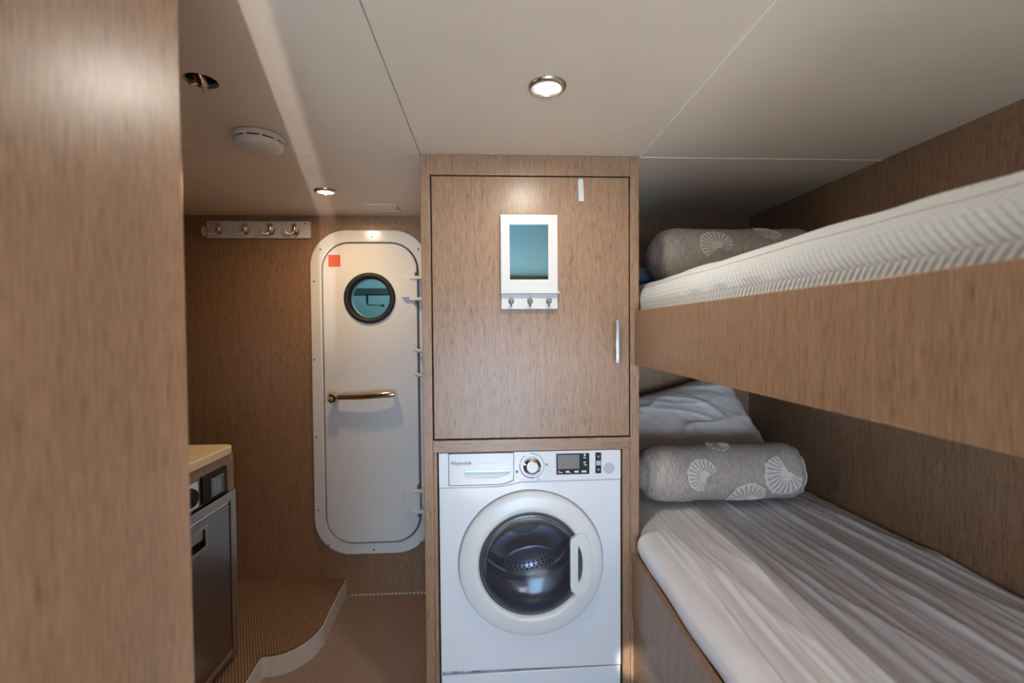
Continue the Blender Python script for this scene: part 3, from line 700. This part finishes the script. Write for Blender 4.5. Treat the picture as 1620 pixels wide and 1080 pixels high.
# ------------------------------------------------------------------ cushions
def bolster(name, x0, x1, cy, cz, R, label, seed, shells, droop=0.0):
    root = thing(name, ((x0+x1)/2, cy, cz-R), label, 'cushion')
    L = x1-x0
    def rad(s):                      # s in 0..1 along the length
        d = min(s, 1-s)*L
        e = 0.085 if s < 0.5 else 0.05
        return R*(0.62+0.38*math.sqrt(max(0, 1-(1-min(1, d/e))**2)))*(1+0.025*noise.noise(Vector((s*5, seed, 0))))
    def P(s, ph, off=0.0):
        r = rad(s)*(1+0.022*noise.noise(Vector((s*7, math.cos(ph)*1.5+seed, math.sin(ph)*1.5)))) + off
        d = min(s, 1-s)*L
        if d < 0.06: r *= 1+0.012*math.sin(ph*17+seed)*(1-d/0.06)
        z = cz + r*math.sin(ph); flat = cz-R+0.004
        if z < flat+0.012: z = flat+0.012+(z-flat-0.012)*0.3
        return (x0+L*s, cy - r*math.cos(ph), z - droop*(s-0.5)**2)
    V, F = [], []
    ss = [0.0, 0.004, 0.01, 0.018, 0.028, 0.04, 0.055, 0.075] + [0.1+0.8*k/40 for k in range(41)] + [0.925, 0.945, 0.96, 0.972, 0.982, 0.99, 0.996, 1.0]
    N = 64
    for s in ss:
        for k in range(N): V.append(P(s, 2*PI*k/N))
    for i in range(len(ss)-1):
        for k in range(N): F.append((i*N+k, i*N+(k+1) % N, (i+1)*N+(k+1) % N, (i+1)*N+k))
    for base, sgn, xx in ((0, -1, x0), ((len(ss)-1)*N, 1, x1)):      # gathered domed ends
        prev = base
        for q in range(1, 6):
            f = 1-q/5.0; start = len(V)
            if q < 5:
                for k in range(N):
                    v = V[base+k]; g = 1+0.03*math.sin(k*2*PI/N*15+seed)*f
                    V.append((xx+sgn*0.022*math.sin(PI/2*(1-f*f)), cy+(v[1]-cy)*f*g, cz+(v[2]-cz)*f*g))
                for k in range(N): F.append((prev+k, prev+(k+1) % N, start+(k+1) % N, start+k))
                prev = start
            else:
                V.append((xx+sgn*0.021, cy, cz)); c = len(V)-1
                for k in range(N): F.append((prev+k, prev+(k+1) % N, c))
    obj('cover', (V, F), LINEN, root, smooth=180)
    for s in (0.988,):
        obj('piping', tube([P(s, 2*PI*k/72, 0.003+0.0022*math.sin(k*0.9+seed)) for k in range(72)], 0.0032, 6, closed=True), PIPING, root, smooth=60)
    for (xc, phd, r, dird, spread) in shells:
        # fan of separate ribs embroidered on the cloth
        ph0 = math.radians(phd); parts = []; nr = 15
        def M(u, w, off): return P((xc+u-x0)/L, ph0+w/R, off)
        for i in range(nr):
            a0 = math.radians(dird)+math.radians(spread)*(i/nr*2-1); a1 = math.radians(dird)+math.radians(spread)*((i+0.70)/nr*2-1)
            mid = abs((i+0.5)/nr*2-1); rl = r*(1.0-0.40*mid**2)*(1+0.03*math.sin(i*2.4+seed))
            pts = []
            for j in range(6):
                f = 0.16+0.84*j/5
                rr_ = rl*f*(1.0 if j < 5 else 1.0)
                pts.append((M(rr_*math.cos(a0), rr_*math.sin(a0), 0.0015), M(rl*(f+0.015*(j == 5))*math.cos((a0+a1)/2), rl*(f+0.015*(j == 5))*math.sin((a0+a1)/2), 0.0040), M(rr_*math.cos(a1), rr_*math.sin(a1), 0.0015)))
            vs = [p for row in pts for p in row]
            fs = []
            for j in range(5):
                b = j*3; fs += [(b, b+1, b+4, b+3), (b+1, b+2, b+5, b+4)]
            parts.append((vs, fs))
        # hinge fan and outer band
        nb = 30; vs = []; fs = []
        for (f0, f1, o_) in ((0.02, 0.36, 0.0032), (0.90, 0.985, 0.0030)):
            st = len(vs)
            for j in range(nb+1):
                tt = j/nb*2-1; a = math.radians(dird)+math.radians(spread)*tt*1.0; rl = r*(1-0.40*tt*tt)
                vs += [M(rl*f0*math.cos(a), rl*f0*math.sin(a), o_), M(rl*f1*math.cos(a), rl*f1*math.sin(a), o_)]
            for j in range(nb): fs.append((st+2*j, st+2*j+1, st+2*j+3, st+2*j+2))
        parts.append((vs, fs))
        obj('shell_motif', join(*parts), SHELL, root, smooth=60)
    return root
bolster('bolster_cushion', 0.580, 1.178, 1.715, 0.762, 0.107, 'grey linen bolster with cream shells in front of a pale pillow on the low berth', 1.0,
        [(0.785, 6, 0.074, 148, 116), (0.955, -54, 0.092, 115, 112), (1.092, 14, 0.096, 224, 114), (0.725, -88, 0.076, 95, 108), (0.87, 90, 0.060, -95, 105)])
bolster('bolster_cushion', 0.640, 1.250, 1.755, 1.598, 0.106, 'grey linen bolster with a shell motif on the bunk under the ceiling', 5.0,
        [(0.845, 8, 0.078, 108, 114), (1.08, 60, 0.070, 200, 110)])

def pillow(name, corners, thick, mat, label, seed, wrinkle, nrm):
    BL, BR, TR, TL = [Vector(c) for c in corners]; n = Vector(nrm).normalized()
    ctr = (BL+BR+TR+TL)/4
    root = thing(name, (ctr.x, ctr.y, min(c[2] for c in corners)), label, 'pillow')
    N = 70; V, F = [], []
    def pt(u, v, side):
        s, t = u*2-1, v*2-1
        ps, pt_ = s*(1-0.05*(1-t*t)), t*(1-0.05*(1-s*s))
        p = BL*((1-ps)*(1-pt_)/4)+BR*((1+ps)*(1-pt_)/4)+TR*((1+ps)*(1+pt_)/4)+TL*((1-ps)*(1+pt_)/4)
        h = thick/2*(max(0, 1-abs(s)**2.6)*max(0, 1-abs(t)**2.6))**0.55
        e = (max(0, 1-s*s)*max(0, 1-t*t))**0.35
        w = 0
        for (k, a, am, pw) in ((4, 0.75, 0.020, 7), (8, 0.55, 0.010, 5), (15, 0.9, 0.004, 2)):
            c, s_ = math.cos(a), math.sin(a)
            q = noise.noise(Vector(((s*s_+t*c)*k*0.5+seed, (s*c-t*s_)*0.9, seed)))*1.5
            w += am*ridge(max(-1, min(1, q)), pw)
        edgew = 0.004*math.sin(t*21+seed)*max(0, s)**6
        return tuple(p + n*side*(h + (w*wrinkle*e if side > 0 else 0)) + Vector((edgew, 0, 0)))
    idx = {}
    for side in (1, -1):
        for j in range(N+1):
            for i in range(N+1):
                if side < 0 and (i in (0, N) or j in (0, N)): idx[side, i, j] = idx[1, i, j]; continue
                idx[side, i, j] = len(V); V.append(pt(i/N, j/N, side))
        for j in range(N):
            for i in range(N): F.append((idx[side, i, j], idx[side, i+1, j], idx[side, i+1, j+1], idx[side, i, j+1]))
    obj('pillowcase', (V, F), mat, root, smooth=180)
    loop = [V[idx[1, i, 0]] for i in range(N)] + [V[idx[1, N, j]] for j in range(N)] + [V[idx[1, i, N]] for i in range(N, 0, -1)] + [V[idx[1, 0, j]] for j in range(N, 0, -1)]
    obj('edge_seam', tube(loop[::2], 0.0035, 6, closed=True), mat, root, smooth=60)
    return root
pillow('pillow', [(0.53, 1.93, 0.665), (1.29, 1.93, 0.70), (1.135, 2.16, 1.105), (0.60, 2.17, 0.96)], 0.17, PILLOWM, 'pale silver grey pillow propped behind the bolster on the low berth', 2.0, 1.0, (0.0, -1, 0.45))
pillow('pillow', [(0.515, 1.86, 1.53), (1.15, 1.86, 1.53), (1.15, 2.23, 1.56), (0.515, 2.23, 1.57)], 0.085, BLUEC, 'light blue pillow lying behind the bolster on the bunk', 6.0, 0.4, (0, 0, 1))

# ------------------------------------------------------------------ galley unit on the platform
XG, YG, ZP = -0.968, 1.752, 0.089
gu = thing('galley_cabinet', (-1.28, 1.3, ZP), 'oak veneer galley cabinet around the fridge below the cream counter', 'cabinet')
obj('end_panel', box(-1.60, XG, YG-0.030, YG, ZP, 0.862), W_V, gu, bevel=0.001)
obj('control_fascia', box(XG-0.018, XG, 0.90, YG-0.0325, 0.7335, 0.862), W_V, gu, bevel=0.001)
obj('back_panel', box(-1.60, -1.585, 0.90, YG-0.03, ZP, 0.862), W_V, gu)
obj('near_panel', box(-1.585, XG, 0.90, 0.92, ZP, 0.7335), W_V, gu)
ct = prism([(-1.62, 0.88), (XG+0.006, 0.88)] + [(XG+0.006-0.03+0.03*math.cos(a), YG-0.018+0.03*math.sin(a)-0.01) for a in [PI/2*k/6 for k in range(7)]] + [(-1.62, YG+0.002)], 0.8625, 0.8965, 'xy')
tag(obj('countertop', ct, COUNTER, None, bevel=0.006, seg=3, origin=(-1.3, 1.3, 0.8625)), 'cream solid countertop with rounded corner over the galley cabinet', 'countertop')
sp_ = thing('display_unit', (XG, 1.624, 0.738), 'black panel with small grey screen set under the counter', 'control panel')
obj('bezel', plate(rr(1.6235, 0.7865, 0.141, 0.093, 0.004, 3), [], XG+0.0003, XG+0.009, 'yz'), BLACK, sp_, bevel=0.002)
obj('inner_frame', plate(rr(1.6310, 0.7820, 0.074, 0.062, 0.003, 3), [rr(1.6310, 0.7820, 0.066, 0.052, 0.002, 3)], XG+0.009, XG+0.0125, 'yz'), STEEL_F, sp_)
obj('screen', box(XG+0.009, XG+0.0105, 1.606, 1.660, 0.758, 0.806), SCREEN, sp_)
sw = thing('dial_plate', (XG, 1.49, 0.742), 'chrome plate with round black dial beside the black screen panel', 'dial')
obj('plate', box(XG+0.0003, XG+0.006, 1.445, 1.537, 0.742, 0.828), CHROME, sw, bevel=0.002)
obj('dial', lathe([(0.0, 0.020), (0.026, 0.020), (0.030, 0.014), (0.032, 0.006)], (XG, 1.490, 0.785), 'x', 32), BLACK, sw, smooth=40)
fr_ = thing('fridge', (-1.26, 1.42, ZP), 'stainless steel built in fridge with flush door beneath the counter', 'fridge')
obj('body', box(-1.57, XG-0.022, 1.06, 1.715, ZP+0.025, 0.728), BLACK, fr_)
fy0, fy1 = 1.02, YG-0.001
obj('frame', plate([(fy0, 0.117), (fy1, 0.117), (fy1, 0.7285), (fy0, 0.7285)], [[(fy0+0.036, 0.137), (fy1-0.036, 0.137), (fy1-0.036, 0.6965), (fy0+0.036, 0.6965)]], XG+0.0005, XG+0.007, 'yz'), STEEL_F, fr_, bevel=0.0015)
dh = [(1.430, 0.590), (1.572, 0.590), (1.572, 0.664), (1.430, 0.664)]
fd = obj('door', plate([(fy0+0.041, 0.124), (fy1-0.041, 0.124), (fy1-0.041, 0.6865), (fy0+0.041, 0.6865)], [dh], XG-0.015, XG+0.004, 'yz'), STEEL, fr_, bevel=0.0015)
obj('handle_bezel', plate(rr(1.501, 0.627, 0.156, 0.088, 0.008, 4), [rr(1.501, 0.627, 0.128, 0.060, 0.006, 4)], XG+0.003, XG+0.008, 'yz'), STEEL_F, fd, bevel=0.0015)
obj('handle_cup', box(XG-0.020, XG-0.016, 1.425, 1.577, 0.585, 0.669), DARK, fd)
obj('handle_flap', box(XG-0.006, XG+0.002, 1.440, 1.562, 0.622, 0.654), STEEL_F, fd, bevel=0.001)
obj('top_vent', box(XG-0.006, XG+0.003, fy0+0.05, fy1-0.04, 0.6885, 0.6955), CHROME, fr_)
obj('door_badge', box(XG+0.0042, XG+0.0050, 1.655, 1.700, 0.668, 0.674), GREYT, fd)
for z in (0.625, 0.25):
    obj('screw', lathe([(0.0, 0.0085), (0.004, 0.008), (0.0045, 0.0068)], (XG, fy1-0.014, z), 'x', 10), CHROME, fr_)
obj('plinth', box(-1.57, XG-0.03, 1.03, 1.715, ZP, 0.117), BLACK, fr_)

# ------------------------------------------------------------------ coat hooks on the bulkhead
ck = thing('coat_rack', (-1.107, YB, 1.769), 'white board with four double coat hooks on the bulkhead', 'coat rack')
ZK = 1.809
obj('board', box(-1.350, -0.864, YB-0.016, YB-0.0005, 1.769, 1.850), WHITE_P, ck, bevel=0.0015)
for (x, z) in ((-1.328, 1.836), (-0.887, 1.838)): obj('screw', lathe([(0.0, -0.0185), (0.004, -0.018), (0.004, -0.016)], (x, YB, z), 'y', 10), GASKET, ck)
def coat_hook(x):
    z = ZK
    h = obj('coat_hook', prism(rr(x, z+0.006, 0.026, 0.046, 0.012, 6), YB-0.024, YB-0.016), NICKEL, ck, bevel=0.003)
    obj('backplate', sphere((x, YB-0.024, z+0.006), 0.011, 0.010, 0.023, 16, 10), NICKEL, h, smooth=80)
    for sg in (-1, 1):
        pts = [(x, YB-0.024, z-0.010), (x+sg*0.008, YB-0.030, z-0.021), (x+sg*0.018, YB-0.038, z-0.026), (x+sg*0.026, YB-0.044, z-0.023), (x+sg*0.032, YB-0.047, z-0.014), (x+sg*0.035, YB-0.048, z-0.004)]
        obj('prong', tube(pts, [0.006, 0.0055, 0.005, 0.0048, 0.0048, 0.0055], 10), NICKEL, h, smooth=70)
for x in (-1.292, -1.170, -1.050, -0.935): coat_hook(x)
ov = thing('oval_hook', (-1.368, YB, 1.775), 'small white oval stick on hook beside the coat rack', 'hook')
obj('pad', prism([(-1.3685+0.0125*math.cos(a), 1.804+0.027*math.sin(a)) for a in [2*PI*k/28 for k in range(28)]], YB-0.007, YB-0.0005), WHITE_P, ov, bevel=0.002)
obj('peg', tube([(-1.3685, YB-0.006, 1.800), (-1.3685, YB-0.016, 1.794), (-1.3685, YB-0.020, 1.798)], 0.004, 8), PLASTIC, ov, smooth=60)

# ------------------------------------------------------------------ ceiling fittings
def downlight(x, y, r, power, label, col=(1.0, 0.76, 0.48)):
    t = thing('downlight', (x, y, ZC), label, 'downlight')
    k = r/0.0445
    obj('rim', lathe([(0.0300*k, -0.004), (0.0315*k, -0.0075), (0.0360*k, -0.0085), (0.0425*k, -0.0055), (0.0445*k, -0.0015), (0.0445*k, 0.0), (0.0300*k, 0.0)], (x, y, ZC-0.0002), 'z', 48, True), NICKEL, t, smooth=40)
    obj('lens', lathe([(0.0, -0.0045), (0.0300*k, -0.0045), (0.0300*k, -0.0005)], (x, y, ZC-0.0002), 'z', 40), LENS, t)
    d = bpy.data.lights.new('lamp', 'AREA'); d.shape = 'DISK'; d.size = 0.05*k; d.energy = power; d.color = col; d.spread = math.radians(178)
    o = bpy.data.objects.new('lamp', d); COL.objects.link(o); o.location = (0, 0, -0.012); o.parent = t
    return t
downlight(0.139, 1.066, 0.0445, 4.0, 'lit round ceiling downlight with nickel rim in front of the tall cabinet', (1.0, 0.93, 0.82))
downlight(-0.655, 1.882, 0.0445, 3.7, 'lit round ceiling downlight with nickel rim near the white door', (1.0, 0.66, 0.34))

hf = thing('bare_light_fitting', (-0.644, 1.073, ZC), 'open round ceiling hole with a bare lamp holder and wires hanging out', 'light fitting')
obj('recess', ring_open([(0.034, 0.0), (0.034, 0.075), (0.0005, 0.075)], (-0.644, 1.073, ZC), 'z', 28), DARK, hf)
obj('lamp_holder', xf(lathe([(0.0, -0.030), (0.006, -0.030), (0.007, -0.020), (0.012, -0.018), (0.013, 0.006), (0.008, 0.010), (0.0, 0.012)], (0, 0, 0), 'z', 18), (-0.640, 1.062, ZC+0.002), (0.5, -0.15, 0)), BRASS, hf, smooth=40)
obj('spring_clip', tube([(-0.668, 1.060, ZC+0.02), (-0.664, 1.050, ZC-0.006), (-0.655, 1.052, ZC-0.018), (-0.646, 1.060, ZC-0.012)], 0.0035, 8), NICKEL, hf, smooth=60)
obj('wire', tube([(-0.640, 1.07, ZC+0.05), (-0.634, 1.062, ZC-0.004), (-0.632, 1.056, ZC-0.026), (-0.628, 1.060, ZC-0.032)], 0.0025, 8), PIPING, hf, smooth=60)

sx_, sy_ = -0.662, 1.366
sd = thing('smoke_detector', (sx_, sy_, ZC), 'round off-white smoke detector on the ceiling near the bare fitting', 'smoke detector')
obj('base', lathe([(0.0, -0.0002), (0.062, -0.0002), (0.068, -0.003), (0.069, -0.013), (0.066, -0.016), (0.0, -0.016)], (sx_, sy_, ZC), 'z', 56), ALARM, sd, smooth=35)
obj('slot_ring', lathe([(0.0, -0.0155), (0.061, -0.0155), (0.061, -0.021), (0.0, -0.021)], (sx_, sy_, ZC), 'z', 40), DARK, sd)
obj('dome', lathe([(0.0, -0.0205), (0.065, -0.0205), (0.066, -0.024), (0.060, -0.034), (0.048, -0.039), (0.02, -0.041), (0.0, -0.0412)], (sx_, sy_, ZC), 'z', 56), ALARM, sd, smooth=50)
for k in range(10):
    a = 2*PI*k/10+0.2
    obj('rib', xf(box(0.056, 0.065, -0.004, 0.004, -0.0215, -0.0150), (sx_, sy_, ZC), (0, 0, a)), ALARM, sd)
for dx in (0.018, 0.024, 0.031): obj('indicator', lathe([(0.0, -0.0400), (0.0016, -0.0398), (0.0016, -0.036)], (sx_+dx, sy_-0.030, ZC), 'z', 8), BLACK, sd)
cv = thing('ceiling_vent', (-0.477, 2.12, ZC), 'flat cream ceiling plate close to the bulkhead above the white door', 'vent')
obj('frame', plate([(-0.545, 2.060), (-0.409, 2.060), (-0.409, 2.180), (-0.545, 2.180)], [[(-0.538, 2.067), (-0.422, 2.067), (-0.422, 2.173), (-0.538, 2.173)]], ZC-0.006, ZC-0.0003, 'xy'), CEIL, cv, bevel=0.001)
obj('plate', box(-0.5365, -0.4235, 2.0685, 2.1715, ZC-0.0045, ZC-0.0003), CEIL, cv, bevel=0.001)
obj('latch', box(-0.4205, -0.4125, 2.10, 2.13, ZC-0.009, ZC-0.006), STEEL_D, cv)
